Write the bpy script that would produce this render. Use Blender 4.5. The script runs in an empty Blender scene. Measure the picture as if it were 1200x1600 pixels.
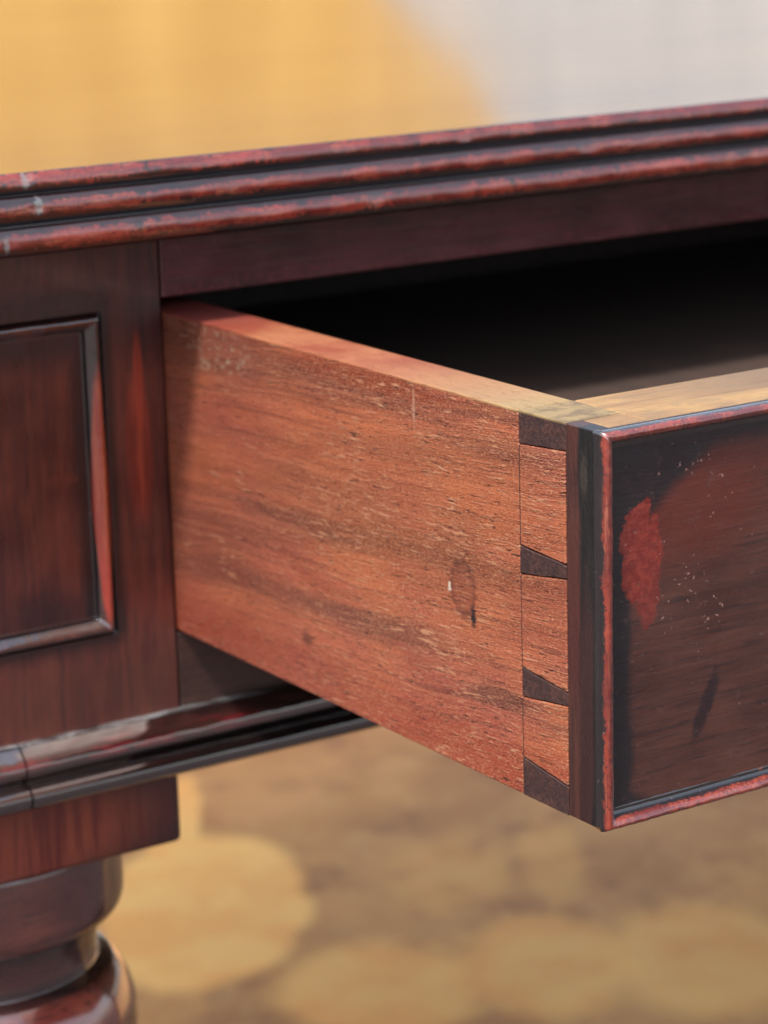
import bpy, bmesh, math, random
from mathutils import Vector, Matrix, noise
R = math.radians
S = bpy.context.scene
COL = S.collection

# ------------------------------------------------------------------ camera
cam_d = bpy.data.cameras.new('camera')
cam = bpy.data.objects.new('camera', cam_d)
COL.objects.link(cam)
yaw, pitch, roll = -0.57301, -0.25194, 0.02742
cy, sy, cp, sp, cr, sr = math.cos(yaw), math.sin(yaw), math.cos(pitch), math.sin(pitch), math.cos(roll), math.sin(roll)
M3 = (Matrix(((cy, -sy, 0), (sy, cy, 0), (0, 0, 1))) @ Matrix(((1, 0, 0), (0, cp, -sp), (0, sp, cp)))
      @ Matrix(((cr, 0, sr), (0, 1, 0), (-sr, 0, cr))))
right, fwd, up = M3.col[0], M3.col[1], M3.col[2]
mw = Matrix.Identity(4)
for i in range(3):
    mw[i][0], mw[i][1], mw[i][2] = right[i], up[i], -fwd[i]
mw[0][3], mw[1][3], mw[2][3] = -0.4457, -0.83537, 0.28609
cam.matrix_world = mw
cam_d.sensor_fit = 'VERTICAL'
cam_d.sensor_height = 36.0
cam_d.lens = 4145.87 / 1600 * 36.0
cam_d.clip_start = 0.02
cam_d.clip_end = 400
cam_d.dof.use_dof = True
cam_d.dof.focus_distance = 0.765
cam_d.dof.aperture_fstop = 15.0
S.camera = cam

# ------------------------------------------------------------------ sky and sun (bright overcast day)
SUN = Vector((-0.62, -0.30, 1.05)).normalized()          # towards the light
elev = math.asin(SUN.z)
W = bpy.data.worlds.new('World'); S.world = W; W.use_nodes = True
wt = W.node_tree; wt.nodes.clear()
sky = wt.nodes.new('ShaderNodeTexSky'); sky.sky_type = 'NISHITA'; sky.sun_disc = False
sky.sun_elevation = elev; sky.sun_rotation = math.atan2(SUN.x, SUN.y)
sky.air_density = 1.0; sky.dust_density = 3.0; sky.ozone_density = 1.0
hs = wt.nodes.new('ShaderNodeHueSaturation'); hs.inputs['Saturation'].default_value = 0.55
bg = wt.nodes.new('ShaderNodeBackground'); bg.inputs['Strength'].default_value = 0.10
wo = wt.nodes.new('ShaderNodeOutputWorld')
wt.links.new(sky.outputs[0], hs.inputs['Color']); wt.links.new(hs.outputs[0], bg.inputs['Color'])
wt.links.new(bg.outputs[0], wo.inputs['Surface'])
sl = bpy.data.lights.new('sun', 'SUN'); sl.energy = 2.0; sl.angle = R(7); sl.color = (1, 0.95, 0.87)
so = bpy.data.objects.new('sun', sl); COL.objects.link(so)
so.rotation_euler = SUN.to_track_quat('Z', 'Y').to_euler()
S.view_settings.view_transform = 'Standard'; S.view_settings.look = 'None'
S.view_settings.exposure = 2.0; S.view_settings.gamma = 1.0
S.cycles.use_denoising = True
S.cycles.max_bounces = 8; S.cycles.diffuse_bounces = 4; S.cycles.glossy_bounces = 4

# ------------------------------------------------------------------ node helpers
KK = 0.285
def L(r, g, b, k=1.0):
    k = k * KK
    def f(c):
        c /= 255.0
        return (c / 12.92 if c <= 0.04045 else ((c + 0.055) / 1.055) ** 2.4) * k
    return (f(r), f(g), f(b), 1.0)

class G:
    def __init__(s, name):
        s.m = bpy.data.materials.new(name); s.m.use_nodes = True
        s.t = s.m.node_tree; s.t.nodes.clear()
        s.out = s.n('OutputMaterial'); s.b = s.n('BsdfPrincipled')
        s.t.links.new(s.b.outputs[0], s.out.inputs[0])
        s.P = s.n('TexCoord').outputs['Object']
        sx = s.n('SeparateXYZ'); s.lk(s.P, sx.inputs[0])
        s.x, s.y, s.z = sx.outputs
    def n(s, ty, **k):
        nd = s.t.nodes.new('ShaderNode' + ty)
        for a, v in k.items(): setattr(nd, a, v)
        return nd
    def lk(s, a, b):
        if hasattr(a, 'is_output') or isinstance(a, bpy.types.NodeSocket): s.t.links.new(a, b)
        else: b.default_value = a
    def m_(s, op, a, b=None, c=None, clamp=False):
        nd = s.n('Math', operation=op, use_clamp=clamp)
        s.lk(a, nd.inputs[0])
        if b is not None: s.lk(b, nd.inputs[1])
        if c is not None: s.lk(c, nd.inputs[2])
        return nd.outputs[0]
    def add(s, a, b): return s.m_('ADD', a, b)
    def mul(s, a, b): return s.m_('MULTIPLY', a, b)
    def map(s, v, scale=(1, 1, 1), loc=(0, 0, 0), rot=(0, 0, 0)):
        nd = s.n('Mapping'); s.lk(v, nd.inputs[0])
        nd.inputs['Location'].default_value = loc; nd.inputs['Rotation'].default_value = rot; nd.inputs['Scale'].default_value = scale
        return nd.outputs[0]
    def noise(s, scale=(1, 1, 1), det=4, rough=0.55, dist=0.0, loc=(0, 0, 0), rot=(0, 0, 0), v=None):
        nd = s.n('TexNoise'); s.lk(s.map(v or s.P, scale, loc, rot), nd.inputs['Vector'])
        nd.inputs['Scale'].default_value = 1; nd.inputs['Detail'].default_value = det
        nd.inputs['Roughness'].default_value = rough; nd.inputs['Distortion'].default_value = dist
        return nd.outputs['Fac']
    def vor(s, scale, feature='F1', v=None):
        nd = s.n('TexVoronoi', feature=feature); s.lk(s.map(v or s.P, scale), nd.inputs['Vector']); nd.inputs['Scale'].default_value = 1
        return nd.outputs['Distance']
    def st(s, v, a, b, lo=0.0, hi=1.0):            # smooth step a..b -> lo..hi
        nd = s.n('MapRange', interpolation_type='SMOOTHSTEP'); s.lk(v, nd.inputs[0])
        if a > b: a, b, lo, hi = b, a, hi, lo
        for i, q in enumerate((a, b, lo, hi)): nd.inputs[i + 1].default_value = q
        return nd.outputs[0]
    def mix(s, f, a, b, mode='MIX'):
        nd = s.n('Mix', data_type='RGBA', blend_type=mode); s.lk(f, nd.inputs[0]); s.lk(a, nd.inputs[6]); s.lk(b, nd.inputs[7])
        return nd.outputs[2]
    def ell(s, a, b, ca, cb, ra, rb, soft=0.1, dn=None, amt=0.0, rot=0.0):   # soft elliptical mask in two coordinates
        da, db = s.add(a, -ca), s.add(b, -cb)
        if rot:
            c, k = math.cos(rot), math.sin(rot)
            da, db = s.add(s.mul(da, c), s.mul(db, k)), s.add(s.mul(da, -k), s.mul(db, c))
        e = s.m_('SQRT', s.add(s.m_('POWER', s.m_('ABSOLUTE', s.mul(da, 1 / ra)), 2.0), s.m_('POWER', s.m_('ABSOLUTE', s.mul(db, 1 / rb)), 2.0)))
        if dn is not None: e = s.add(e, s.mul(s.add(dn, -0.5), amt))
        return s.st(e, 1 + soft, 1 - soft)
    def bump(s, h, dist=0.001, strength=1.0, nrm=None):
        nd = s.n('Bump'); s.lk(h, nd.inputs['Height']); nd.inputs['Distance'].default_value = dist; nd.inputs['Strength'].default_value = strength
        if nrm is not None: s.lk(nrm, nd.inputs['Normal'])
        return nd.outputs[0]
    def attr(s, name): return s.n('Attribute', attribute_name=name).outputs['Fac']
    def done(s, col, rough=0.5, nrm=None, ior=1.5, coat=0.0, crough=0.1, spec=0.5, cior=1.5):
        s.lk(col, s.b.inputs['Base Color']); s.lk(rough, s.b.inputs['Roughness']); s.b.inputs['IOR'].default_value = ior
        s.lk(spec, s.b.inputs['Specular IOR Level'])
        s.b.inputs['Coat Weight'].default_value = coat; s.b.inputs['Coat Roughness'].default_value = crough; s.b.inputs['Coat IOR'].default_value = cior
        if nrm is not None:
            s.lk(nrm, s.b.inputs['Normal'])
        return s.m

def specks(g, scale, lo, hi, dens=0.55, v=None):
    """small scattered irregular flecks"""
    d = g.noise(tuple(q * 1.5 for q in scale), det=3, rough=0.6, v=v, dist=0.4)
    k = g.noise(tuple(q * 0.3 for q in scale), det=2, loc=(3.1, 1.7, 9.2), v=v)
    return g.mul(g.st(d, 0.69, 0.73), g.st(k, dens - 0.1, dens))

# ------------------------------------------------------------------ materials
def mat_dark(name, along='z', seed=0.0, patches=None, borders=None, base=(58, 30, 28), warm=(92, 44, 34), worn=(150, 52, 38),
             black=(26, 20, 22), rough=0.3, crest=False, specs=0.5, ior=1.5, wear=0.5, coat=0.5, cior=1.5, bmp=1.0):
    """old french-polished mahogany: brown field, blackened polish, worn red wood, pale nicks"""
    g = G(name)
    sc = {'x': (0.07, 1, 1), 'y': (1, 0.07, 1), 'z': (1, 1, 0.07)}[along]
    f = lambda k, **q: g.noise(tuple(c * k for c in sc), loc=(seed, seed * 1.3, seed * 0.7), **q)
    big = g.noise((28, 28, 28), det=3, loc=(seed, 0, 0))
    strk = f(260, det=4, rough=0.6)
    fine = f(1100, det=3, rough=0.65)
    c = g.mix(g.st(g.add(g.mul(big, 0.6), g.mul(strk, 0.5)), 0.42, 0.68), L(*base), L(*warm))
    c = g.mix(g.st(fine, 0.35, 0.62, 0.0, 0.45), c, g.mix(0.5, c, L(*black)))
    c = g.mix(g.st(f(700, det=2), 0.56, 0.68, 0.0, 0.3), c, L(136, 86, 70))
    c = g.mix(g.st(f(430, det=4, rough=0.7, dist=0.3), 0.56, 0.70, 0.0, 0.40), c, L(128, 66, 54))
    c = g.mix(g.st(f(520, det=3, rough=0.7), 0.44, 0.34, 0.0, 0.55), c, L(*black))
    edge = g.noise((330, 330, 330), det=4, rough=0.65, loc=(seed, 2, 1))
    if borders:
        for (fn) in borders: c = g.mix(fn(g, edge), c, L(*black))
    if crest:
        a = g.m_('POWER', g.m_('MAXIMUM', g.attr('crest'), 0.0), 1.4)
        wv = g.add(g.mul(g.noise((70, 70, 70), det=5, rough=0.7, loc=(seed, 5, 5)), 0.7), g.mul(g.noise((480, 480, 480), det=4, rough=0.7), 0.55))
        kk = g.add(a, g.mul(g.add(wv, -0.625), 2.1))
        redm = g.st(kk, 1.0 - wear, 1.25 - wear)
        redc = g.mix(g.st(strk, 0.38, 0.62), L(worn[0] * 0.72, worn[1] * 0.7, worn[2] * 0.8), L(*worn))
        redc = g.mix(g.st(fine, 0.54, 0.64, 0, 0.7), redc, L(214, 124, 90))
        mt = g.noise((700, 700, 700), det=3, rough=0.7)
        redc = g.mix(g.st(mt, 0.50, 0.62, 0, 0.35), redc, L(worn[0] * 1.08, worn[1] * 1.35, worn[2] * 1.0))
        redc = g.mix(g.st(mt, 0.44, 0.34, 0, 0.6), redc, L(84, 26, 28))
        c = g.mix(g.st(a, 0.5, 0.1, 0, 0.85), c, L(*black))
        redc = g.mix(g.st(g.noise((45, 45, 30), det=3, loc=(seed, 8, 8)), 0.46, 0.60, 0.0, 0.75), redc, L(worn[0] * 0.62, worn[1] * 0.42, worn[2] * 0.55))
        c = g.mix(redm, c, redc)
    if patches:
        for fn in patches:
            mk, colr = fn(g, edge, strk)
            c = g.mix(mk, c, colr)
    if specs:
        sp = specks(g, (420, 420, 420), 0.10, 0.20, 0.60)
        c = g.mix(g.mul(sp, specs), c, L(190, 165, 160))
    r = g.add(rough, g.add(g.mul(g.add(big, -0.5), 0.25), g.mul(g.add(fine, -0.5), 0.35)))
    h = g.add(g.mul(strk, 0.5), g.add(g.mul(fine, 0.35), g.mul(g.noise((900, 900, 900), det=2), 0.25)))
    nm = g.bump(h, 0.00022 * bmp, 0.8)
    nm = g.bump(g.noise((110, 110, 110), det=3), 0.0007 * bmp, 0.35, nm)
    return g.done(c, r, nm, ior=ior, coat=coat, crough=0.13 if bmp > 0.6 else 0.07, cior=cior)

def mat_side():
    """rough-sawn orange-brown drawer side, grain along Y"""
    g = G('drawer_side_wood')
    wob = g.noise((7, 7, 7), det=2, loc=(4, 4, 4))
    # tilt and waviness of the grain
    zz = g.add(g.z, g.mul(g.add(wob, -0.5), 0.012))
    zz = g.add(zz, g.mul(g.y, 0.07))
    cv = g.n('CombineXYZ'); g.lk(g.x, cv.inputs[0]); g.lk(g.y, cv.inputs[1]); g.lk(zz, cv.inputs[2]); V = cv.outputs[0]
    band = g.noise((10, 5, 75), det=3, rough=0.5, v=V)
    mid = g.noise((30, 16, 300), det=4, rough=0.6, v=V)
    fine = g.noise((200, 70, 1500), det=3, rough=0.6, v=V)
    blot = g.noise((22, 16, 26), det=3, loc=(7, 2, 1))
    c = g.mix(g.st(blot, 0.36, 0.66), L(206, 102, 80), L(232, 126, 78))
    c = g.mix(g.st(band, 0.5, 0.66, 0, 0.55), c, L(128, 70, 56))
    c = g.mix(g.st(mid, 0.62, 0.36, 0.0, 0.45), c, L(160, 84, 62))
    # named darker streaks, greyish brown
    for cyy, czz, ry, rz, a in ((-0.135, 0.0545, 0.095, 0.0055, 0.6), (-0.03, 0.040, 0.03, 0.010, 0.35), (-0.035, 0.027, 0.045, 0.0045, 0.5), (-0.13, 0.0265, 0.05, 0.005, 0.5),
                                (-0.185, 0.060, 0.012, 0.010, 0.35), (-0.125, 0.104, 0.075, 0.006, 0.42), (-0.21, 0.094, 0.04, 0.004, 0.4), (-0.205, 0.013, 0.016, 0.004, 0.5)):
        c = g.mix(g.mul(g.ell(g.y, zz, cyy, czz, ry, rz, 0.55, mid, 1.6), min(1, a * 1.35)), c, L(92, 52, 46))
    long_ = g.noise((60, 7, 520), det=3, rough=0.6, v=V, loc=(5, 0, 2))
    c = g.mix(g.st(long_, 0.54, 0.66, 0, 0.65), c, L(116, 50, 42))
    c = g.mix(g.st(long_, 0.44, 0.34, 0, 0.4), c, L(240, 146, 104))
    # redder foot of the board and below the top arris
    low = g.st(g.add(g.z, g.mul(g.add(mid, -0.5), 0.02)), 0.026, 0.006)
    c = g.mix(g.mul(low, 0.75), c, L(180, 64, 38))
    c = g.mix(g.mul(g.ell(g.y, g.z, -0.135, 0.117, 0.05, 0.0045, 0.4, mid, 0.8), 0.8), c, L(160, 58, 26))
    c = g.mix(g.mul(g.ell(g.y, g.z, -0.17, 0.075, 0.075, 0.03, 0.6, blot, 1.2), 0.4), c, L(206, 112, 58))
    # greyer top near the carcass
    c = g.mix(g.mul(g.ell(g.y, g.z, -0.035, 0.112, 0.05, 0.013, 0.6, mid, 1.4), 0.5), c, L(112, 72, 60))
    # pores: short dark dashes, and pale torn fibres
    dsh = g.noise((300, 170, 1700), det=1, v=V, loc=(0, 3, 0))
    dens = g.noise((40, 34, 60), det=2, loc=(1, 8, 3))
    c = g.mix(g.mul(g.st(dsh, 0.64, 0.70), g.st(dens, 0.42, 0.56, 0.25, 0.95)), c, L(64, 28, 22))
    pv = g.noise((320, 130, 1150), det=1, v=V, loc=(11, 3, 5))
    pd = g.noise((26, 30, 42), det=2, loc=(21, 8, 3))
    c = g.mix(g.mul(g.st(pv, 0.62, 0.70), g.st(pd, 0.46, 0.60, 0.12, 0.95)), c, L(236, 168, 128))
    c = g.mix(g.mul(g.st(fine, 0.52, 0.66), 0.30), c, L(222, 140, 100))
    # saw marks near the front
    tk = g.noise((300, 190, 1300), det=2, rough=0.6, rot=(R(-24), 0, 0), loc=(2, 2, 2))
    tkm = g.mul(g.st(tk, 0.57, 0.66), g.mul(g.st(g.noise((30, 36, 36), det=3, loc=(6, 1, 9)), 0.44, 0.58), g.st(g.y, -0.04, -0.16, 0.2, 1.0)))
    c = g.mix(g.mul(tkm, 0.8), c, L(246, 176, 132))
    gr = g.noise((900, 800, 2600), det=2, rough=0.7, v=V)
    c = g.mix(g.st(gr, 0.50, 0.64, 0, 0.55), c, L(250, 176, 132))
    c = g.mix(g.st(gr, 0.48, 0.34, 0, 0.40), c, L(126, 52, 38))
    lf = g.st(g.y, -0.15, -0.02, 0, 0.55)
    c = g.mix(lf, c, g.mix(0.6, c, L(158, 70, 60)))
    # knot, pale scuffs, scratch
    kn = g.ell(g.y, g.z, -0.1868, 0.0585, 0.0068, 0.0092, 0.12, mid, 1.1)
    kr = g.ell(g.y, g.z, -0.1868, 0.0590, 0.0056, 0.0078, 0.3, fine, 1.4)
    c = g.mix(g.mul(kn, g.st(mid, 0.35, 0.6, 0.1, 0.5)), c, L(136, 60, 46))
    c = g.mix(g.mul(g.mul(g.m_('SUBTRACT', kn, kr, clamp=True), g.st(gr, 0.40, 0.52)), 0.8), c, L(78, 36, 32))
    c = g.mix(g.st(g.m_('ABSOLUTE', g.add(g.y, g.add(0.21745, g.mul(g.add(mid, -0.5), 0.0004)))), 0.00035, 0.0001), c, L(84, 42, 34))
    c = g.mix(g.ell(g.y, g.z, -0.1922, 0.0506, 0.0014, 0.0030, 0.5, fine, 1.6), c, L(52, 28, 28))
    c = g.mix(g.ell(g.y, g.z, -0.1795, 0.0575, 0.0008, 0.0015, 0.3, fine, 1.6), c, L(250, 226, 205))
    c = g.mix(g.mul(g.ell(g.y, g.z, -0.0925, 0.0195, 0.0034, 0.0020, 0.7, fine, 2.2), 0.65), c, L(78, 40, 30))
    scf = g.mul(g.ell(g.y, g.z, -0.040, 0.1095, 0.020, 0.0085, 0.5, mid, 1.4), g.st(g.noise((260, 240, 420), det=3, rough=0.7), 0.52, 0.64))
    c = g.mix(g.mul(scf, 0.7), c, L(200, 170, 145))
    c = g.mix(g.mul(g.ell(g.y, g.z, -0.1617, 0.1115, 0.0006, 0.0065, 0.7, mid, 2.2), 0.6), c, L(236, 180, 150))
    wav = g.noise((50, 26, 55), det=2, loc=(9, 9, 2))
    c = g.mix(g.mul(g.st(wav, 0.56, 0.7), 0.25), c, L(150, 62, 40))
    # upper edge of the board: redder, bleached to cream towards the front corner
    topm = g.st(g.z, 0.1188, 0.1196)
    tc = g.mix(g.st(mid, 0.35, 0.6), L(196, 98, 70), L(222, 140, 96))
    tc = g.mix(g.st(g.y, -0.06, -0.02), tc, L(176, 76, 66))
    tc = g.mix(g.mul(g.st(g.add(g.y, g.mul(g.add(mid, -0.5), 0.05)), -0.12, -0.215), 0.85), tc, L(226, 182, 126))
    tc = g.mix(g.mul(g.st(g.y, -0.195, -0.215), 0.6), tc, L(214, 186, 128))
    tc = g.mix(g.st(g.noise((1200, 90, 1200), det=3), 0.55, 0.68, 0, 0.45), tc, L(140, 72, 48))
    c = g.mix(topm, c, tc)
    # underside arris dark dust line
    h = g.add(g.mul(mid, 0.5), g.add(g.mul(fine, 0.5), g.add(g.mul(g.m_('MAXIMUM', g.st(pv, 0.58, 0.7), tkm), 0.35), g.mul(g.st(dsh, 0.62, 0.7), -0.6))))
    nm = g.bump(h, 0.00035, 0.9)
    rr = g.add(0.52, g.mul(g.add(mid, -0.5), 0.3))
    return g.done(c, rr, nm, spec=0.35)

def mat_cream(name='front_edge_wood'):
    g = G(name)
    mid = g.noise((14, 300, 200), det=4, rough=0.6)
    fine = g.noise((120, 1500, 900), det=3, rough=0.6)
    blot = g.noise((45, 60, 40), det=3)
    c = g.mix(g.st(blot, 0.4, 0.64), L(208, 160, 104), L(236, 186, 116))
    c = g.mix(g.mul(g.st(g.add(g.x, g.mul(blot, 0.05)), 0.05, 0.12), g.st(g.y, -0.246, -0.236)), c, L(170, 134, 96))
    c = g.mix(g.st(mid, 0.52, 0.66, 0, 0.6), c, L(150, 104, 72))
    c = g.mix(g.st(fine, 0.56, 0.68, 0, 0.45), c, L(120, 84, 60))
    c = g.mix(g.mul(g.st(g.noise((70, 160, 60), det=4, rough=0.7, dist=0.5), 0.52, 0.66), 0.45), c, L(168, 140, 104))
    # the broad faces are dark
    side = g.st(g.z, 0.1185, 0.1195)
    d = g.mix(g.st(g.noise((60, 60, 60), det=3), 0.35, 0.65), L(62, 44, 38), L(84, 58, 48))
    c = g.mix(side, d, c)
    return g.done(c, g.add(0.42, g.mul(mid, 0.15)), g.bump(g.add(mid, fine), 0.0003, 0.7))

def mat_pin():
    g = G('end_grain')
    n1 = g.noise((700, 700, 700), det=4, rough=0.7); n2 = g.noise((90, 90, 90), det=2)
    c = g.mix(g.st(n1, 0.4, 0.62), L(70, 40, 36), L(112, 66, 54))
    c = g.mix(g.st(n2, 0.45, 0.6, 0, 0.5), c, L(58, 32, 32))
    c = g.mix(g.st(g.z, 0.1190, 0.1196), c, g.mix(g.st(g.noise((110, 160, 60), det=4, rough=0.7), 0.42, 0.6), L(204, 172, 116), L(160, 132, 92)))
    return g.done(c, 0.5, g.bump(n1, 0.0004, 0.9))

def mat_lap():
    """left end of the drawer front: brown lap, then blackened polish"""
    g = G('drawer_front_end')
    n1 = g.noise((420, 420, 36), det=4, rough=0.65); n2 = g.noise((120, 120, 40), det=3); n3 = g.noise((900, 900, 500), det=3)
    c = g.mix(g.st(n1, 0.38, 0.62), L(70, 36, 30), L(102, 52, 40))
    c = g.mix(g.mul(g.ell(g.y, g.z, -0.2435, 0.062, 0.004, 0.022, 0.5, n2, 1.0), 0.5), c, L(98, 34, 28))
    blk = g.st(g.add(g.y, g.mul(g.add(n2, -0.5), 0.004)), -0.2450, -0.2470)
    c = g.mix(blk, c, g.mix(g.st(n1, 0.4, 0.66), L(14, 12, 12), L(34, 29, 26)))
    c = g.mix(g.mul(g.ell(g.y, g.z, -0.2485, 0.106, 0.0016, 0.006, 0.5, n3, 1.6), 0.35), c, L(110, 98, 80))
    c = g.mix(g.mul(g.ell(g.y, g.z, -0.2490, 0.030, 0.0035, 0.045, 0.3, n2, 1.6), 0.55), c, L(84, 38, 32))
    # the dark field seen from the front
    return g.done(c, g.add(0.34, g.mul(n1, 0.15)), g.bump(g.add(n1, n3), 0.0003, 0.7), coat=0.2, crough=0.2)

def mat_top():
    g = G('tabletop_polished_wood')
    mid = g.noise((3.5, 120, 60), det=4, rough=0.6); fine = g.noise((16, 620, 200), det=4, rough=0.6); blot = g.noise((3, 9, 3), det=3)
    c = g.mix(g.st(blot, 0.38, 0.64), L(184, 122, 46), L(204, 146, 62))
    c = g.mix(g.st(mid, 0.46, 0.62, 0, 0.7), c, L(176, 100, 42))
    c = g.mix(g.st(fine, 0.48, 0.64, 0, 0.65), c, L(156, 84, 36))
    c = g.mix(g.st(g.noise((7, 300, 60), det=5, rough=0.65, loc=(3, 3, 3)), 0.54, 0.62, 0, 0.6), c, L(164, 88, 40))
    c = g.mix(g.mul(specks(g, (160, 160, 160), 0.06, 0.12, 0.62), 0.6), c, L(240, 225, 200))
    nm = g.bump(g.add(mid, g.mul(fine, 0.8)), 0.00015, 0.5)
    c = g.mix(g.mul(g.st(g.y, 0.15, -0.03), g.st(g.noise((10, 420, 80), det=4, rough=0.7, loc=(1, 2, 3)), 0.44, 0.60)), c, L(130, 62, 24))
    return g.done(c, g.add(0.10, g.mul(mid, 0.1)), nm, ior=1.5, coat=0.8, crough=0.09)

def mat_floor():
    g = G('floor_mottled')
    u = g.add(g.mul(g.x, 0.8403), g.mul(g.y, -0.5421)); v = g.add(g.mul(g.x, 0.5421), g.mul(g.y, 0.8403))
    n1 = g.noise((16, 16, 16), det=4, rough=0.55, dist=0.3); n2 = g.noise((5, 5, 5), det=3); n3 = g.noise((60, 60, 60), det=3)
    c = g.mix(g.st(n2, 0.35, 0.62), L(176, 122, 72), L(204, 150, 92))
    c = g.mix(g.st(n1, 0.52, 0.70, 0, 0.6), c, L(132, 84, 54))
    c = g.mix(g.st(g.noise((22, 22, 22), det=3, loc=(4, 7, 1)), 0.58, 0.66, 0, 0.7), c, L(196, 150, 96))
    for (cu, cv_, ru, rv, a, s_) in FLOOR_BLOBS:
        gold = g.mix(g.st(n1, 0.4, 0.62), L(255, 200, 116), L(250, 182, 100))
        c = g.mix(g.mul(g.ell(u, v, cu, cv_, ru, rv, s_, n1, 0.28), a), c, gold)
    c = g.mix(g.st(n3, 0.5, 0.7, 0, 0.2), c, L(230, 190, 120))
    return g.done(c, 0.6, g.bump(n3, 0.002, 0.3))

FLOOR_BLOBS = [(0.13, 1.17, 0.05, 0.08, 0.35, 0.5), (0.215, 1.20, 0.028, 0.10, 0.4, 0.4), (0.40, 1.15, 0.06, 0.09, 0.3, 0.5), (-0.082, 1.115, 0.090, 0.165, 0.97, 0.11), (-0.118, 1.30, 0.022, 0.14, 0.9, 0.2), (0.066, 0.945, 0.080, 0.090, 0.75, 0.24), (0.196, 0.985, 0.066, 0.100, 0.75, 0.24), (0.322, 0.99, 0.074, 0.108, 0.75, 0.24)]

def mat_plaster(name, c1, c2):
    g = G(name)
    n1 = g.noise((6, 6, 3), det=4); n2 = g.noise((5, 5, 0.8), det=2)
    c = g.mix(g.st(g.add(g.mul(n1, 0.5), g.mul(n2, 0.5)), 0.36, 0.68), L(*c1), L(*c2))
    return g.done(c, 0.9, g.bump(g.noise((90, 90, 90), det=4), 0.002, 0.4))

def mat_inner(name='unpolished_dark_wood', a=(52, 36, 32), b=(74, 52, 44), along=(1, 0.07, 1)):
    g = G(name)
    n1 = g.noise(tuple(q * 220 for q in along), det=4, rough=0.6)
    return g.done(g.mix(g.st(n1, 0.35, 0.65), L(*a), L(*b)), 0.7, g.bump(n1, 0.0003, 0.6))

# ------------------------------------------------------------------ mesh helpers
def link(name, me, mat, parent=None, smooth=True, bevel=0.0, seg=2, subd=0):
    o = bpy.data.objects.new(name, me); COL.objects.link(o)
    if mat: me.materials.append(mat)
    if smooth:
        for p in me.polygons: p.use_smooth = True
    if parent is not None:
        o.parent = parent; o.matrix_parent_inverse = parent.matrix_world.inverted()
    if bevel:
        b = o.modifiers.new('bevel', 'BEVEL'); b.width = bevel; b.segments = seg; b.limit_method = 'ANGLE'; b.angle_limit = R(35)
        b.harden_normals = True
    return o

def bm_mesh(name, bm):
    bmesh.ops.recalc_face_normals(bm, faces=bm.faces)
    me = bpy.data.meshes.new(name); bm.to_mesh(me); bm.free(); return me

def box_bm(bm, x0, x1, y0, y1, z0, z1):
    vs = [bm.verts.new((x, y, z)) for x in (x0, x1) for y in (y0, y1) for z in (z0, z1)]
    for f in ((0, 1, 3, 2), (4, 6, 7, 5), (0, 4, 5, 1), (2, 3, 7, 6), (0, 2, 6, 4), (1, 5, 7, 3)):
        bm.faces.new([vs[i] for i in f])

def boxes(name, lst, mat, parent, bevel=0.0006, **k):
    bm = bmesh.new()
    for b in lst: box_bm(bm, *b)
    k.setdefault('smooth', bevel > 0)
    return link(name, bm_mesh(name, bm), mat, parent, bevel=bevel, **k)

def prism(name, poly, axis, a, b, mat, parent, bevel=0.0004, **k):
    """polygon in the two other coordinates (in xyz order) extruded along axis"""
    bm = bmesh.new()
    def pt(p, t):
        q = list(p); q.insert(axis, t); return q
    lo = [bm.verts.new(pt(p, a)) for p in poly]; hi = [bm.verts.new(pt(p, b)) for p in poly]
    n = len(poly)
    bm.faces.new(lo); bm.faces.new(hi[::-1])
    for i in range(n): bm.faces.new((lo[i], lo[(i + 1) % n], hi[(i + 1) % n], hi[i]))
    k.setdefault('smooth', bevel > 0)
    return link(name, bm_mesh(name, bm), mat, parent, bevel=bevel, **k)

def nz(p, s, seed=0.0): return noise.noise(Vector((p[0] * s + seed, p[1] * s + seed * 1.7, p[2] * s - seed)))

def round_profile(pts, k=5):
    """catmull-rom refine of (out, up, crest) points"""
    out = []
    n = len(pts)
    for i in range(n - 1):
        p0, p1, p2, p3 = pts[max(i - 1, 0)], pts[i], pts[i + 1], pts[min(i + 2, n - 1)]
        if len(p1) > 3 or len(p2) > 3:                     # a 4th value marks a sharp point
            a, b = p1, p2
            for j in range(k):
                t = j / k; out.append(tuple(a[q] * (1 - t) + b[q] * t for q in range(3)))
            continue
        for j in range(k):
            t = j / k
            out.append(tuple(0.5 * (2 * p1[q] + (p2[q] - p0[q]) * t + (2 * p0[q] - 5 * p1[q] + 4 * p2[q] - p3[q]) * t * t + (3 * p1[q] - p0[q] - 3 * p2[q] + p3[q]) * t ** 3) for q in range(3)))
    out.append(tuple(pts[-1][:3]))
    return out

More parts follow.
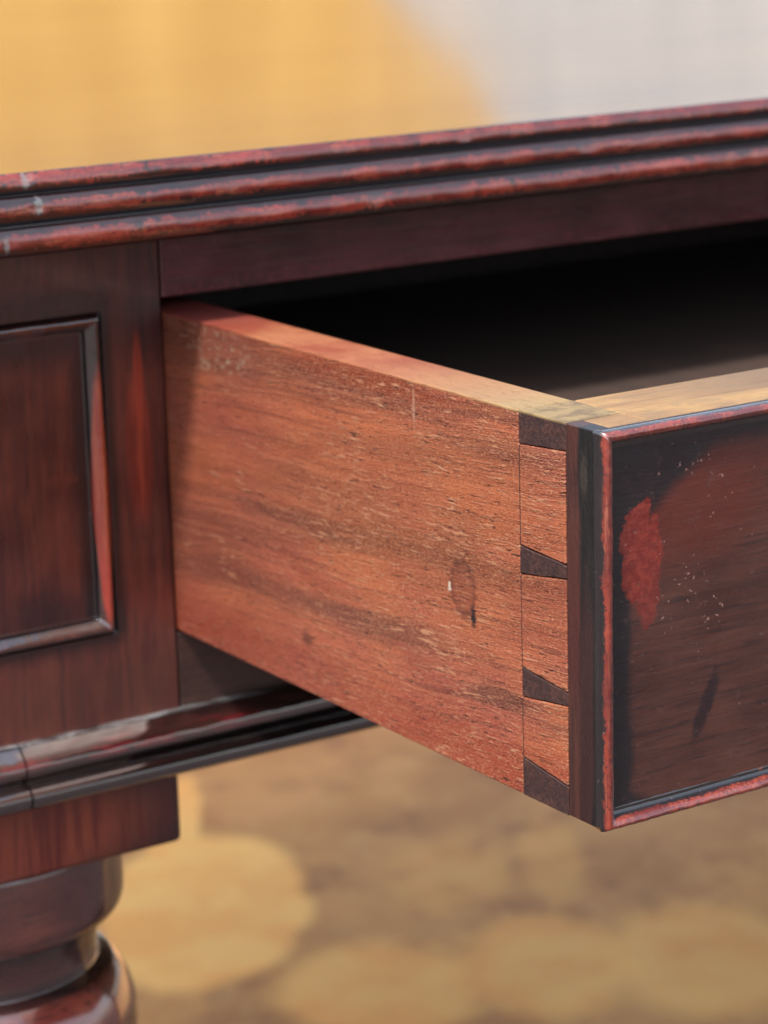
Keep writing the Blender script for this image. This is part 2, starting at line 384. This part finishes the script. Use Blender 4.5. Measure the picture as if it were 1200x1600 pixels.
def sweep(name, path, prof, mat, parent, plane='xy', closed=True, step=0.0025, rough=0.00025, chips=(), amp_seed=1.0):
    """sweep a profile round a path with mitred corners.
    plane 'xy': path points (x, y) at z=0, profile (outward, z). plane 'xz': path points (x, z), profile (outward, y)."""
    n = len(path); rings = []
    def off(i):
        p = Vector(path[i])
        segs = []
        if closed or i > 0: segs.append(p - Vector(path[i - 1]))
        if closed or i < n - 1: segs.append(Vector(path[(i + 1) % n]) - p)
        ns = [Vector((s.y, -s.x)).normalized() for s in segs]
        if len(ns) == 1: return ns[0]
        m = ns[0] + ns[1]
        return m / max(m.dot(ns[0]), 1e-6)
    stations = []
    cnt = n if closed else n - 1
    for i in range(cnt):
        a, b = Vector(path[i]), Vector(path[(i + 1) % n]); oa, ob = off(i), off((i + 1) % n)
        m = max(1, int((b - a).length / step))
        if m > 700: m = 700
        for j in range(m):
            t = j / m; stations.append((a.lerp(b, t), oa.lerp(ob, t)))
    if not closed: stations.append((Vector(path[-1]), off(n - 1)))
    verts, cr = [], []
    for p, o in stations:
        for (u, w, c) in prof:
            q = p + o * u
            P3 = Vector((q.x, q.y, w)) if plane == 'xy' else Vector((q.x, w, q.y))
            d = rough * (nz(P3, 90, amp_seed) * 1.0 + nz(P3, 350, amp_seed) * 0.6) * (0.4 + c)
            for (cx, cz, rad, dep) in chips:
                e = math.hypot(P3.x - cx, P3.z - cz)
                if e < rad: d -= dep * (1 - (e / rad) ** 2) * (0.7 + 0.6 * nz(P3, 900))
            q = p + o * (u + (d if plane == 'xy' else 0))
            if plane == 'xy': verts.append((q.x, q.y, w + d * 0.4))
            else: verts.append((q.x, w - d, q.y))
            cr.append(c)
    k = len(prof); ns_ = len(stations); faces = []
    for i in range(ns_ if closed else ns_ - 1):
        a, b = i * k, ((i + 1) % ns_) * k
        for j in range(k - 1): faces.append((a + j, b + j, b + j + 1, a + j + 1))
    if not closed:
        faces.append(tuple(range(k))); faces.append(tuple(range((ns_ - 1) * k, ns_ * k))[::-1])
    me = bpy.data.meshes.new(name); me.from_pydata(verts, [], faces)
    bm = bmesh.new(); bm.from_mesh(me); bmesh.ops.recalc_face_normals(bm, faces=bm.faces); bm.to_mesh(me); bm.free()
    at = me.attributes.new('crest', 'FLOAT', 'POINT')
    for i, c in enumerate(cr): at.data[i].value = c
    o = link(name, me, mat, parent)
    for p in me.polygons:
        if len(p.vertices) > 4: p.use_smooth = False
    if not closed:
        me.set_sharp_from_angle(angle=R(60))
    return o

def lathe(name, prof, cx, cy_, mat, parent, seg=160):
    verts, faces, cr = [], [], []
    for i in range(seg):
        a = 2 * math.pi * i / seg
        for (r, z, c) in prof: verts.append((cx + r * math.cos(a), cy_ + r * math.sin(a), z)); cr.append(c)
    k = len(prof)
    for i in range(seg):
        a, b = i * k, ((i + 1) % seg) * k
        for j in range(k - 1): faces.append((a + j, b + j, b + j + 1, a + j + 1))
    me = bpy.data.meshes.new(name); me.from_pydata(verts, [], faces)
    bm = bmesh.new(); bm.from_mesh(me); bmesh.ops.recalc_face_normals(bm, faces=bm.faces); bm.to_mesh(me); bm.free()
    at = me.attributes.new('crest', 'FLOAT', 'POINT')
    for i, c in enumerate(cr): at.data[i].value = c
    return link(name, me, mat, parent)

# ------------------------------------------------------------------ setting: floor, plus unseen surfaces added for the reflections
FZ = -0.58
KK = 1.0
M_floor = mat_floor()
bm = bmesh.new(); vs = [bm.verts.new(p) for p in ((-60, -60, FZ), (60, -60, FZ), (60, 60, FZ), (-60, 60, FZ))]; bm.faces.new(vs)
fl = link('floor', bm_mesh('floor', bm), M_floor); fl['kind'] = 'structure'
bm = bmesh.new(); vs = [bm.verts.new((x, y, FZ + 0.004)) for x, y in ((-30, -30), (30, -30), (30, 0.12), (-0.05, 0.12), (-0.05, 30), (-30, 30))]; bm.faces.new(vs)
pv = link('added_dark_sheet', bm_mesh('added_dark_sheet', bm), mat_plaster('dark_sheet', (52, 42, 43), (64, 52, 53)), smooth=False); pv['kind'] = 'structure'  # unseen dark sheet, added to cut golden floor reflections in the desk
KK = 0.54
# unseen golden and pale walls, added and shaped for reflections in the polished top
prism('ochre_reflection_wall', [(0.6, FZ), (1.72, FZ), (1.86, 0.1), (1.98, 0.25), (2.08, 0.356), (2.15, 0.425), (2.22, 0.474), (2.28, 0.56), (2.40, 0.80), (0.6, 0.80)], 1, 3.0, 3.2, mat_plaster('ochre_plaster', (214, 176, 96), (234, 198, 116)), None, bevel=0.01)
prism('pale_reflection_wall', [(-4.0, FZ), (9.0, FZ), (9.0, 1.25), (-4.0, 1.25)], 1, 4.2, 4.4, mat_plaster('white_plaster', (184, 200, 208), (206, 220, 226)), None, bevel=0.01)
for nm, lb in (('ochre_reflection_wall', 'unseen low ochre wall added for the golden reflection in the left of the polished tabletop'), ('pale_reflection_wall', 'unseen tall pale wall added for the pale reflection in the right of the polished tabletop')):
    bpy.data.objects[nm]['label'] = lb; bpy.data.objects[nm]['category'] = 'reflection wall'

KK = 0.285
# ------------------------------------------------------------------ desk
PW = 0.124; OPEN = 0.62; XR = 1.40; DEP = 1.12        # post width, drawer opening, right end, carcass depth
desk = bpy.data.objects.new('writing_desk', None); COL.objects.link(desk); desk.location = (0.64, 0.56, FZ)
bpy.context.view_layer.update()
desk['label'] = 'antique mahogany writing desk with reeded tabletop edge and its drawer pulled open'
desk['category'] = 'desk'

RED = (158, 58, 46)
# worn places on the post face
def post_patch1(g, e, s):
    m = g.ell(g.x, g.z, -0.0115, 0.074, 0.0050, 0.030, 0.25, s, 1.5)
    m2 = g.ell(g.x, g.z, -0.0105, 0.093, 0.0022, 0.020, 0.25, s, 0.9)
    return g.m_('MAXIMUM', g.mul(m, 0.75), m2), g.mix(g.st(s, 0.4, 0.62), L(160, 56, 40), L(226, 88, 60))
def post_patch2(g, e, s):
    return g.mul(g.ell(g.x, g.z, -0.030, -0.018, 0.05, 0.012, 0.7, e, 0.8), 0.5), L(104, 58, 44)
def post_black(g, e):
    a = g.st(g.x, -0.0185, -0.0225); b = g.mul(a, g.st(g.z, 0.138, 0.128)); return g.mul(b, g.mul(g.st(g.z, -0.006, 0.006), g.st(e, 0.3, 0.5, 0.55, 0.85)))
def post_black2(g, e):
    return g.mul(g.ell(g.x, g.z, -0.009, 0.120, 0.010, 0.016, 0.6, e, 1.0), 0.5)
M_post = mat_dark('post_mahogany', 'z', 1.3, patches=[post_patch1, post_patch2], borders=[post_black, post_black2], base=(108, 44, 40), warm=(152, 74, 60), rough=0.36)

def mk_post(x0, full):
    x1 = x0 + PW; b = 0.024
    bm = bmesh.new()
    if full:
        # front face as a frame round the sunk panel
        for r in ((x0, x0 + b, 0, .02, -0.0305, 0.15), (x1 - b, x1, 0, .02, -0.0305, 0.15), (x0 + b, x1 - b, 0, .02, 0.1225, 0.15), (x0 + b, x1 - b, 0, .02, -0.0305, 0.0035)):
            pass
        o = [(x0, -0.0305), (x1, -0.0305), (x1, 0.1512), (x0, 0.1512)]; i_ = [(x0 + b, 0.0035), (x1 - b, 0.0035), (x1 - b, 0.1225), (x0 + b, 0.1225)]
        O = [bm.verts.new((p[0], 0, p[1])) for p in o]; I = [bm.verts.new((p[0], 0, p[1])) for p in i_]; J = [bm.verts.new((p[0], 0.006, p[1])) for p in i_]; B = [bm.verts.new((p[0], PW, p[1])) for p in o]
        for k in range(4):
            l = (k + 1) % 4
            bm.faces.new((O[k], O[l], I[l], I[k])); bm.faces.new((I[k], I[l], J[l], J[k])); bm.faces.new((O[k], B[k], B[l], O[l]))
        bm.faces.new(B); bm.faces.new(J)
    return link('corner_post', bm_mesh('corner_post', bm), M_post, desk, smooth=False, bevel=0.0005)
post = mk_post(-PW, True)

# panel moulding (sunk bead), outward = towards the frame
prof = [(0.0004, 0.0005, 0.0, 1), (0.0000, 0.0016, 0.0, 1), (-0.0006, 0.0004, 0.3), (-0.0013, -0.0009, 0.8), (-0.0024, -0.0015, 1.0), (-0.0037, -0.0009, 0.9), (-0.0050, 0.0002, 0.6), (-0.0059, 0.0009, 0.3, 1), (-0.0061, 0.0032, 0.0, 1), (-0.0064, 0.0024, 0.3, 1), (-0.0070, 0.0027, 0.1, 1)]
prof = round_profile(prof, 3)
def pm_patch(g, e, s):
    m = g.ell(g.x, g.z, -0.0272, 0.055, 0.0032, 0.046, 0.12, s, 0.5)
    return m, g.mix(g.st(s, 0.4, 0.62), L(226, 70, 40), L(255, 120, 66))
M_pm = mat_dark('panel_moulding_mahogany', 'z', 4.2, patches=[pm_patch], crest=True, wear=0.12, worn=(110, 48, 44), black=(24, 20, 22), rough=0.18, specs=0.9, cior=2.1, coat=0.8, bmp=0.5)
b = 0.0245
sweep('panel_moulding', [(-PW + b, 0.0035), (-PW + b, 0.1225), (-b, 0.1225), (-b, 0.0035)][::-1], prof, M_pm, desk, plane='xz', step=0.0012, rough=0.00018)
def pf_patch(g, e, s):
    m = g.ell(g.x, g.z, -0.0415, 0.072, 0.0012, 0.018, 0.3, e, 1.5)
    m2 = g.ell(g.x, g.z, -0.0420, 0.063, 0.0065, 0.0022, 0.4, e, 1.5)
    m3 = g.ell(g.x, g.z, -0.0405, 0.040, 0.003, 0.022, 0.5, s, 2.0)
    return g.m_('MAXIMUM', g.mul(m3, 0.4), g.mul(g.m_('MAXIMUM', m, m2), 0.7)), L(142, 62, 50)
def pf_black(g, e):
    a = g.st(g.add(g.x, g.mul(e, 0.004)), -0.0365, -0.0315); t = g.st(g.add(g.z, g.mul(e, 0.006)), 0.103, 0.116); u = g.st(g.z, 0.026, 0.012)
    return g.mul(g.m_('MAXIMUM', a, g.m_('MAXIMUM', t, g.mul(u, 0.5))), 0.85)
M_pf = mat_dark('panel_mahogany', 'z', 7.7, patches=[pf_patch], borders=[pf_black], base=(102, 42, 38), warm=(160, 74, 58), rough=0.33, black=(26, 22, 28))
boxes('post_panel', [(-PW + 0.0302, -0.0302, 0.0028, 0.0058, 0.0092, 0.1168)], M_pf, desk, bevel=0.0004)

# rails above and below the drawer, right hand frieze
def rail_patch(g, e, s):
    return g.mul(g.st(e, 0.5, 0.6), g.mul(g.st(g.z, 0.134, 0.1255), 0.6)), L(176, 84, 86)
M_rail = mat_dark('rail_mahogany', 'x', 2.2, patches=[rail_patch], base=(112, 44, 54), warm=(158, 66, 72), rough=0.34)
boxes('top_rail', [(0.0010, OPEN - 0.001, 0.0004, 0.03, 0.1247, 0.1512)], M_rail, desk, bevel=0.0007, smooth=True)
M_rail2 = mat_dark('lower_rail_mahogany', 'x', 9.2, base=(84, 56, 50), warm=(104, 68, 58), rough=0.42, specs=0.1, coat=0.1)
boxes('bottom_rail', [(0.0009, OPEN - 0.001, 0.0004, 0.03, -0.0305, -0.0012)], M_rail2, desk, bevel=0.0006)
boxes('frieze_panel', [(OPEN + 0.04, XR - PW, 0.0004, 0.02, -0.0305, 0.1512)], M_rail, desk)
boxes('middle_stile', [(OPEN, OPEN + 0.0395, 0, 0.03, -0.0305, 0.1512)], M_post, desk)
boxes('corner_post', [(XR - PW + 0.0005, XR, 0, PW, -0.0305, 0.1512)], M_post, desk)
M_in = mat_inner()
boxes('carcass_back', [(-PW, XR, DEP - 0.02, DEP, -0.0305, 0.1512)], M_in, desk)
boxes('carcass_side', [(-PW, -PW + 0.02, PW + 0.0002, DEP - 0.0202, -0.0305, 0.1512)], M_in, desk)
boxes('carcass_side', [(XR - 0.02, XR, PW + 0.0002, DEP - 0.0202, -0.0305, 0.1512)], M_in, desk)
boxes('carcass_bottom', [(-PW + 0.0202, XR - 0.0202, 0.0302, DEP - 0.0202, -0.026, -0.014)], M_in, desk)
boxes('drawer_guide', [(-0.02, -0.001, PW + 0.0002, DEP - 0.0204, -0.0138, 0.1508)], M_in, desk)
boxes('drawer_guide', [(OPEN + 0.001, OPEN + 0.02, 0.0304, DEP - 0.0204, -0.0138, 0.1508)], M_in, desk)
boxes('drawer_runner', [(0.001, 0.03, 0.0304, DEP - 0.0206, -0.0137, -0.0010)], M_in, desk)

# tabletop: polished field plus the reeded edge moulding
TO = 0.0318
M_top = mat_top()
boxes('tabletop', [(-PW - TO, XR + TO, -TO, DEP + TO, 0.1515, 0.1789)], M_top, desk, bevel=0.0)
E0 = 0.0
tprof = [(0.0, 0.1789, 0.4, 1), (0.0008, 0.1791, 0.7), (0.0022, 0.1781, 1.0), (0.0030, 0.1762, 1.0), (0.0030, 0.1740, 0.7), (0.0020, 0.1724, 0.3), (0.0010, 0.1716, 0.0, 1),
         (0.0034, 0.1712, 0.35), (0.0048, 0.1700, 0.6), (0.0056, 0.1680, 1.0), (0.0056, 0.1655, 0.9), (0.0046, 0.1632, 0.35), (0.0030, 0.1616, 0.0, 1),
         (0.0050, 0.1611, 0.35), (0.0062, 0.1598, 0.75), (0.0070, 0.1574, 1.0), (0.0068, 0.1546, 0.9), (0.0054, 0.1526, 0.45), (0.0036, 0.1516, 0.1, 1), (-0.0300, 0.1514, 0.0, 1)]
tprof = round_profile(tprof, 3)
def ed_chip(g, e, s):
    n = g.noise((700, 700, 700), det=4, rough=0.7)
    m = g.m_('MAXIMUM', g.ell(g.x, g.z, -0.0667, 0.1765, 0.0013, 0.0026, 0.3, n, 2.2), g.ell(g.x, g.z, -0.0635, 0.1680, 0.0016, 0.0024, 0.3, n, 2.4))
    m = g.m_('MAXIMUM', m, g.ell(g.x, g.z, -0.0765, 0.1560, 0.0010, 0.0026, 0.3, n, 2.2))
    return g.mul(m, 0.5), L(190, 196, 196)
M_edge = mat_dark('edge_moulding_mahogany', 'x', 3.3, patches=[ed_chip], crest=True, wear=0.36, worn=(200, 70, 54), black=(24, 15, 18), rough=0.22, bmp=0.7, specs=0.8, base=(48, 26, 28), warm=(84, 38, 34), cior=2.0)
sweep('tabletop_moulding', [(-PW - TO, -TO), (XR + TO, -TO), (XR + TO, DEP + TO), (-PW - TO, DEP + TO)], tprof, M_edge, desk, step=0.0016, rough=0.0002,
      chips=[(-0.0667, 0.1775, 0.0030, 0.0011), (-0.0640, 0.1672, 0.0032, 0.0009), (-0.076, 0.157, 0.003, 0.001), (0.068, 0.1575, 0.003, 0.0012), (0.11, 0.1765, 0.003, 0.001), (0.165, 0.168, 0.004, 0.001)])

# apron moulding below the frieze, in two lengths that meet on the corner post
aprof = [(0.0, -0.0300, 0.0, 1), (0.0022, -0.0299, 0.2, 1), (0.0036, -0.0305, 0.35), (0.0054, -0.0322, 0.6), (0.0078, -0.0350, 1.0), (0.0088, -0.0385, 0.8), (0.0078, -0.0414, 0.4), (0.0062, -0.0430, 0.0, 1),
         (0.0060, -0.0440, 0.0, 1), (0.0082, -0.0438, 0.1, 1), (0.0108, -0.0450, 0.3), (0.0122, -0.0474, 0.3), (0.0118, -0.0502, 0.2), (0.0096, -0.0526, 0.2), (0.0056, -0.0540, 0.2, 1), (0.0, -0.0542, 0.0, 1)]
aprof = round_profile(aprof, 4)
def ap_pale_line(g, e, s):  # broken pale line along the top edge, fainter to the right
    d = g.noise((300, 300, 900), det=4, rough=0.75, loc=(3, 3, 3))
    m = g.mul(g.st(g.add(g.z, g.mul(g.add(d, -0.5), 0.0016)), -0.0308, -0.0301), g.st(g.noise((60, 300, 300), det=3), 0.40, 0.56, 0.10, 0.8))
    m = g.mul(m, g.st(g.x, 0.09, 0.0, 0.25, 0.7))
    return m, L(226, 226, 230)
def ap_red(g, e, s):
    m = g.mul(g.st(g.noise((55, 300, 300), det=5, rough=0.7, loc=(9, 1, 5)), 0.53, 0.60), g.mul(g.st(g.z, -0.0405, -0.039), g.st(g.z, -0.0325, -0.034)))
    return g.mul(m, 0.7), L(160, 48, 56)
M_apron = mat_dark('apron_moulding_mahogany', 'x', 6.1, patches=[ap_red, ap_pale_line], crest=True, wear=-0.4, worn=(140, 44, 46), black=(22, 20, 22), rough=0.12, specs=0.7, bmp=0.35, base=(50, 34, 34), warm=(84, 50, 46), coat=0.9, cior=2.4)
sweep('apron_moulding', [(-0.0672, 0.0004), (XR, 0.0004)], aprof, M_apron, desk, closed=False, step=0.0016, rough=0.00014)
sweep('apron_moulding', [(-PW, 0.0006), (-0.0679, 0.0006)], aprof, M_apron, desk, closed=False, step=0.0016, rough=0.00014, amp_seed=4)
boxes('apron', [(-PW, XR, 0.0006, 0.03, -0.0538, -0.0308)], M_rail2, desk, bevel=0.0)

# legs: square block and turning
def blk_patch(g, e, s):
    return g.mul(g.ell(g.x, g.z, -0.060, -0.068, 0.046, 0.018, 0.45, s, 1.2), 0.9), g.mix(g.st(s, 0.36, 0.64), L(150, 54, 42), L(204, 96, 64))
def blk_crack(g, e):
    return g.ell(g.x, g.z, -0.0272, -0.067, 0.0005, 0.010, 0.4, e, 2.0, rot=0.06)
M_blk = mat_dark('leg_block_mahogany', 'z', 5.5, patches=[blk_patch], borders=[blk_crack], base=(96, 54, 50), warm=(124, 70, 58), rough=0.4, specs=0.0, coat=0.15)
M_leg = mat_dark('turned_leg_mahogany', 'x', 8.5, crest=True, wear=0.20, worn=(170, 50, 52), base=(128, 58, 52), warm=(156, 80, 64), rough=0.24, bmp=0.5, specs=0.0, coat=0.8, black=(30, 24, 26), cior=1.9)
lp = [(0.0555, -0.0832, 0.1, 1), (0.0580, -0.0838, 0.5), (0.0588, -0.0880, 0.5), (0.0590, -0.0980, 0.5), (0.0589, -0.1080, 0.5), (0.0580, -0.1122, 0.5), (0.0552, -0.1156, 0.4), (0.0510, -0.1172, 0.1, 1),
      (0.0498, -0.1178, 0.0, 1), (0.0492, -0.1200, 0.3), (0.0478, -0.1260, 0.42), (0.0474, -0.1320, 0.42), (0.0478, -0.1362, 0.0, 1), (0.0500, -0.1372, 0.0, 1), (0.0528, -0.1385, 0.4), (0.0570, -0.1440, 0.7), (0.0604, -0.1520, 0.9), (0.0618, -0.1600, 1.0),
      (0.0610, -0.1690, 0.9), (0.0570, -0.1790, 0.7), (0.0500, -0.1860, 0.3), (0.0470, -0.1900, 0.0, 1), (0.0500, -0.1960, 0.3), (0.0480, -0.2050, 0.5), (0.0420, -0.2300, 0.5), (0.0360, -0.4600, 0.5), (0.0340, -0.5000, 0.4), (0.0400, -0.5200, 0.5), (0.0330, -0.5600, 0.3), (0.0300, FZ, 0.2, 1)]
lp = round_profile(lp, 6)
def mk_leg(x0, y0):
    e = bpy.data.objects.new('leg', None); COL.objects.link(e); e.parent = desk; e.matrix_parent_inverse = desk.matrix_world.inverted()
    e.location = (x0 + PW / 2, y0 + PW / 2, FZ); bpy.context.view_layer.update()
    boxes('leg_block', [(x0 + .001, x0 + PW - .001, y0 + 0.0006, y0 + PW, -0.0835, -0.0536)], M_blk, e, bevel=0.0025, seg=3)
    lathe('turning', lp, x0 + PW / 2, y0 + PW / 2, M_leg, e)
for lx, ly in ((-PW, 0), (XR - PW, 0), (-PW, DEP - PW), (XR - PW, DEP - PW)): mk_leg(lx, ly)

# ------------------------------------------------------------------ drawer (a part of the desk), boards and joints as sub-parts
drw = bpy.data.objects.new('drawer', None); COL.objects.link(drw); drw.parent = desk; drw.matrix_parent_inverse = desk.matrix_world.inverted()
drw.location = (0.31, -0.12, 0.0); bpy.context.view_layer.update()
DX0, DX1 = 0.001, OPEN - 0.001; YB = 0.25
M_side = mat_side(); M_pin = mat_pin(); M_lap = mat_lap(); M_cream = mat_cream()
YS, YL, YF = -0.2172, -0.2400, -0.2535
RND = random.Random(5)
pins = [((0.1202, 0.1098), (0.1202, 0.1116)), ((0.0786, 0.0700), (0.0772, 0.0733)), ((0.0405, 0.0314), (0.0381, 0.0343)), ((0.0120, -0.0002), (0.0089, -0.0002))]
def side_poly():
    g_ = 0.0003
    p = [(YB, 0.0), (YB, 0.12), (YS + g_, 0.12)]
    for i, ((a, b_), (c, d)) in enumerate(pins):
        if i > 0: p += [(YL + g_, c + g_), (YS + g_, a + g_)]
        if i < 3: p += [(YS + g_, b_ - g_), (YL + g_, d - g_)]
    p += [(YS + g_, 0.0)]
    return p
prism('side_board', side_poly(), 0, DX0, DX0 + 0.020, M_side, drw, bevel=0.0005)
for i, ((a, b_), (c, d)) in enumerate(pins):
    a2, c2 = min(a, 0.12), min(c, 0.12); b2, d2 = max(b_, 0), max(d, 0)
    q = [(YS, a2), (YS, b2), (YL, d2), (YL, c2)]; qq = []
    for e_ in range(4):
        p0, p1 = q[e_], q[(e_ + 1) % 4]
        for t in (0, .17, .33, .5, .67, .83):
            fix = (e_ == 3 and i == 0) or (e_ == 1 and i == 3) or e_ == 2
            jj = 0 if fix else 0.00016
            qq.append((p0[0] + (p1[0] - p0[0]) * t + (RND.uniform(-jj, jj)), p0[1] + (p1[1] - p0[1]) * t + (RND.uniform(-jj, jj))))
    prism('dovetail_pin', qq, 0, DX0 + 0.0001 - 0.0002 * (i % 2), DX0 + 0.020, M_pin, drw, bevel=0.0003)
prism('side_board', [(YB, 0), (YB, 0.12), (YS + .0002, 0.12), (YS + .0002, 0)], 0, DX1 - 0.020, DX1, M_side, drw)
# front board: core (cream top edge), lap end, polished face
boxes('front_board', [(DX0 + 0.0203, DX1 - 0.0002, -0.2532, -0.2172, 0.0, 0.12), (DX0 + 0.0060, DX0 + 0.0205, -0.2531, YL - 0.0001, 0.0001, 0.1199)], M_cream, drw, bevel=0.0006)
prism('front_board_end', [(DX0, YL - 0.0001), (DX0 + 0.0062, YL - 0.0001), (DX0 + 0.0062, -0.2535), (DX0, -0.2535)], 2, 0.0002, 0.11985, M_lap, drw, bevel=0.0004)
def ff_dark(g, e):
    n = g.noise((30, 30, 30), det=3, loc=(5, 5, 5)); w = g.mul(g.add(n, -0.5), 0.010)
    xl = g.st(g.add(g.x, w), 0.0145, 0.0105)
    # the black corner fades along a curve
    cor = g.st(g.add(g.add(g.mul(g.x, 0.75), g.mul(g.z, -1.0)), w), -0.072, -0.080)
    top = g.st(g.add(g.z, w), 0.106, 0.113)
    bot = g.st(g.add(g.add(g.mul(g.x, 0.55), g.z), w), 0.0195, 0.0140)
    return g.mul(g.m_('MAXIMUM', g.m_('MAXIMUM', xl, cor), g.m_('MAXIMUM', top, bot)), 0.92)
def ff_warm(g, e, s):
    return g.mul(g.ell(g.x, g.z, 0.035, 0.098, 0.030, 0.022, 0.45, e, 0.6), 0.8), L(136, 58, 44)
def ff_red(g, e, s):
    m = g.ell(g.x, g.z, 0.0165, 0.0815, 0.0078, 0.0135, 0.08, g.noise((150, 150, 150), det=5, rough=0.65, loc=(2, 9, 4)), 1.7)
    m2 = g.mul(g.ell(g.x, g.z, 0.0195, 0.069, 0.0042, 0.010, 0.15, e, 1.4), 0.8)
    return g.m_('MAXIMUM', m, m2), g.mix(g.st(e, 0.42, 0.6), L(160, 52, 42), L(190, 74, 58))
def ff_scr(g, e, s):
    m = g.ell(g.x, g.z, 0.0415, 0.0305, 0.0025, 0.0105, 0.35, e, 1.2, rot=-0.42)
    return g.mul(m, 0.8), L(38, 24, 36)
def ff_specks(g, e, s):
    d_ = g.noise((520, 520, 520), det=2, rough=0.6, loc=(1, 6, 2))
    k = g.mul(g.st(d_, 0.66, 0.70), g.mul(g.st(g.noise((70, 70, 70), det=3, loc=(3, 3, 8)), 0.47, 0.58), g.ell(g.x, g.z, 0.036, 0.083, 0.026, 0.036, 0.5)))
    return k, L(214, 160, 150)
def ff_scuff(g, e, s):
    return g.mul(g.st(g.noise((200, 200, 200), det=4, rough=0.7, loc=(8, 8, 1)), 0.58, 0.70), 0.35), L(130, 96, 90)
def ff_dk(g, e, s): return ff_dark(g, e), L(34, 36, 42)
M_face = mat_dark('drawer_front_mahogany', 'x', 12.0, patches=[ff_warm, ff_dk, ff_red, ff_scr, ff_scuff, ff_specks], base=(96, 54, 44), warm=(124, 72, 58), black=(36, 34, 38), rough=0.34, specs=0.5)
boxes('front_panel', [(DX0 + 0.0042, DX1 - 0.0042, -0.2545, -0.25335, 0.0042, 0.1158)], M_face, drw, bevel=0.0)
# bead round the front
bprof = [(0.0, -0.2533, 0.0, 1), (0.0001, -0.2556, 0.1), (-0.0003, -0.2575, 0.6), (-0.0012, -0.2587, 1.0), (-0.0026, -0.2584, 1.0), (-0.0034, -0.2570, 0.6), (-0.0038, -0.2552, 0.1, 1), (-0.0044, -0.2547, 0.0, 1), (-0.0056, -0.2546, 0.2), (-0.0062, -0.2542, 0.0, 1)]
bprof = round_profile(bprof, 4)
M_bead = mat_dark('bead_mahogany', 'z', 15.0, crest=True, wear=0.72, worn=(196, 72, 50), black=(22, 20, 22), rough=0.30, specs=0.9, base=(44, 26, 28), warm=(80, 36, 34), coat=0.8, cior=1.9)
sweep('edge_bead', [(DX0, 0), (DX1, 0), (DX1, 0.12), (DX0, 0.12)], bprof, M_bead, drw, plane='xz', step=0.0012, rough=0.0003, chips=[(0.0015, 0.1185, 0.002, 0.0006), (0.03, 0.002, 0.002, 0.0005)])
boxes('drawer_bottom', [(DX0 + 0.0205, DX1 - 0.0205, -0.2170, YB - 0.013, 0.065, 0.070)], mat_inner('drawer_bottom_wood', (74, 52, 42), (92, 66, 52), (1, 0.05, 1)), drw, bevel=0)
boxes('drawer_back', [(DX0 + 0.0202, DX1 - 0.0202, YB - 0.0125, YB - 0.0002, 0.0, 0.115)], M_in, drw)
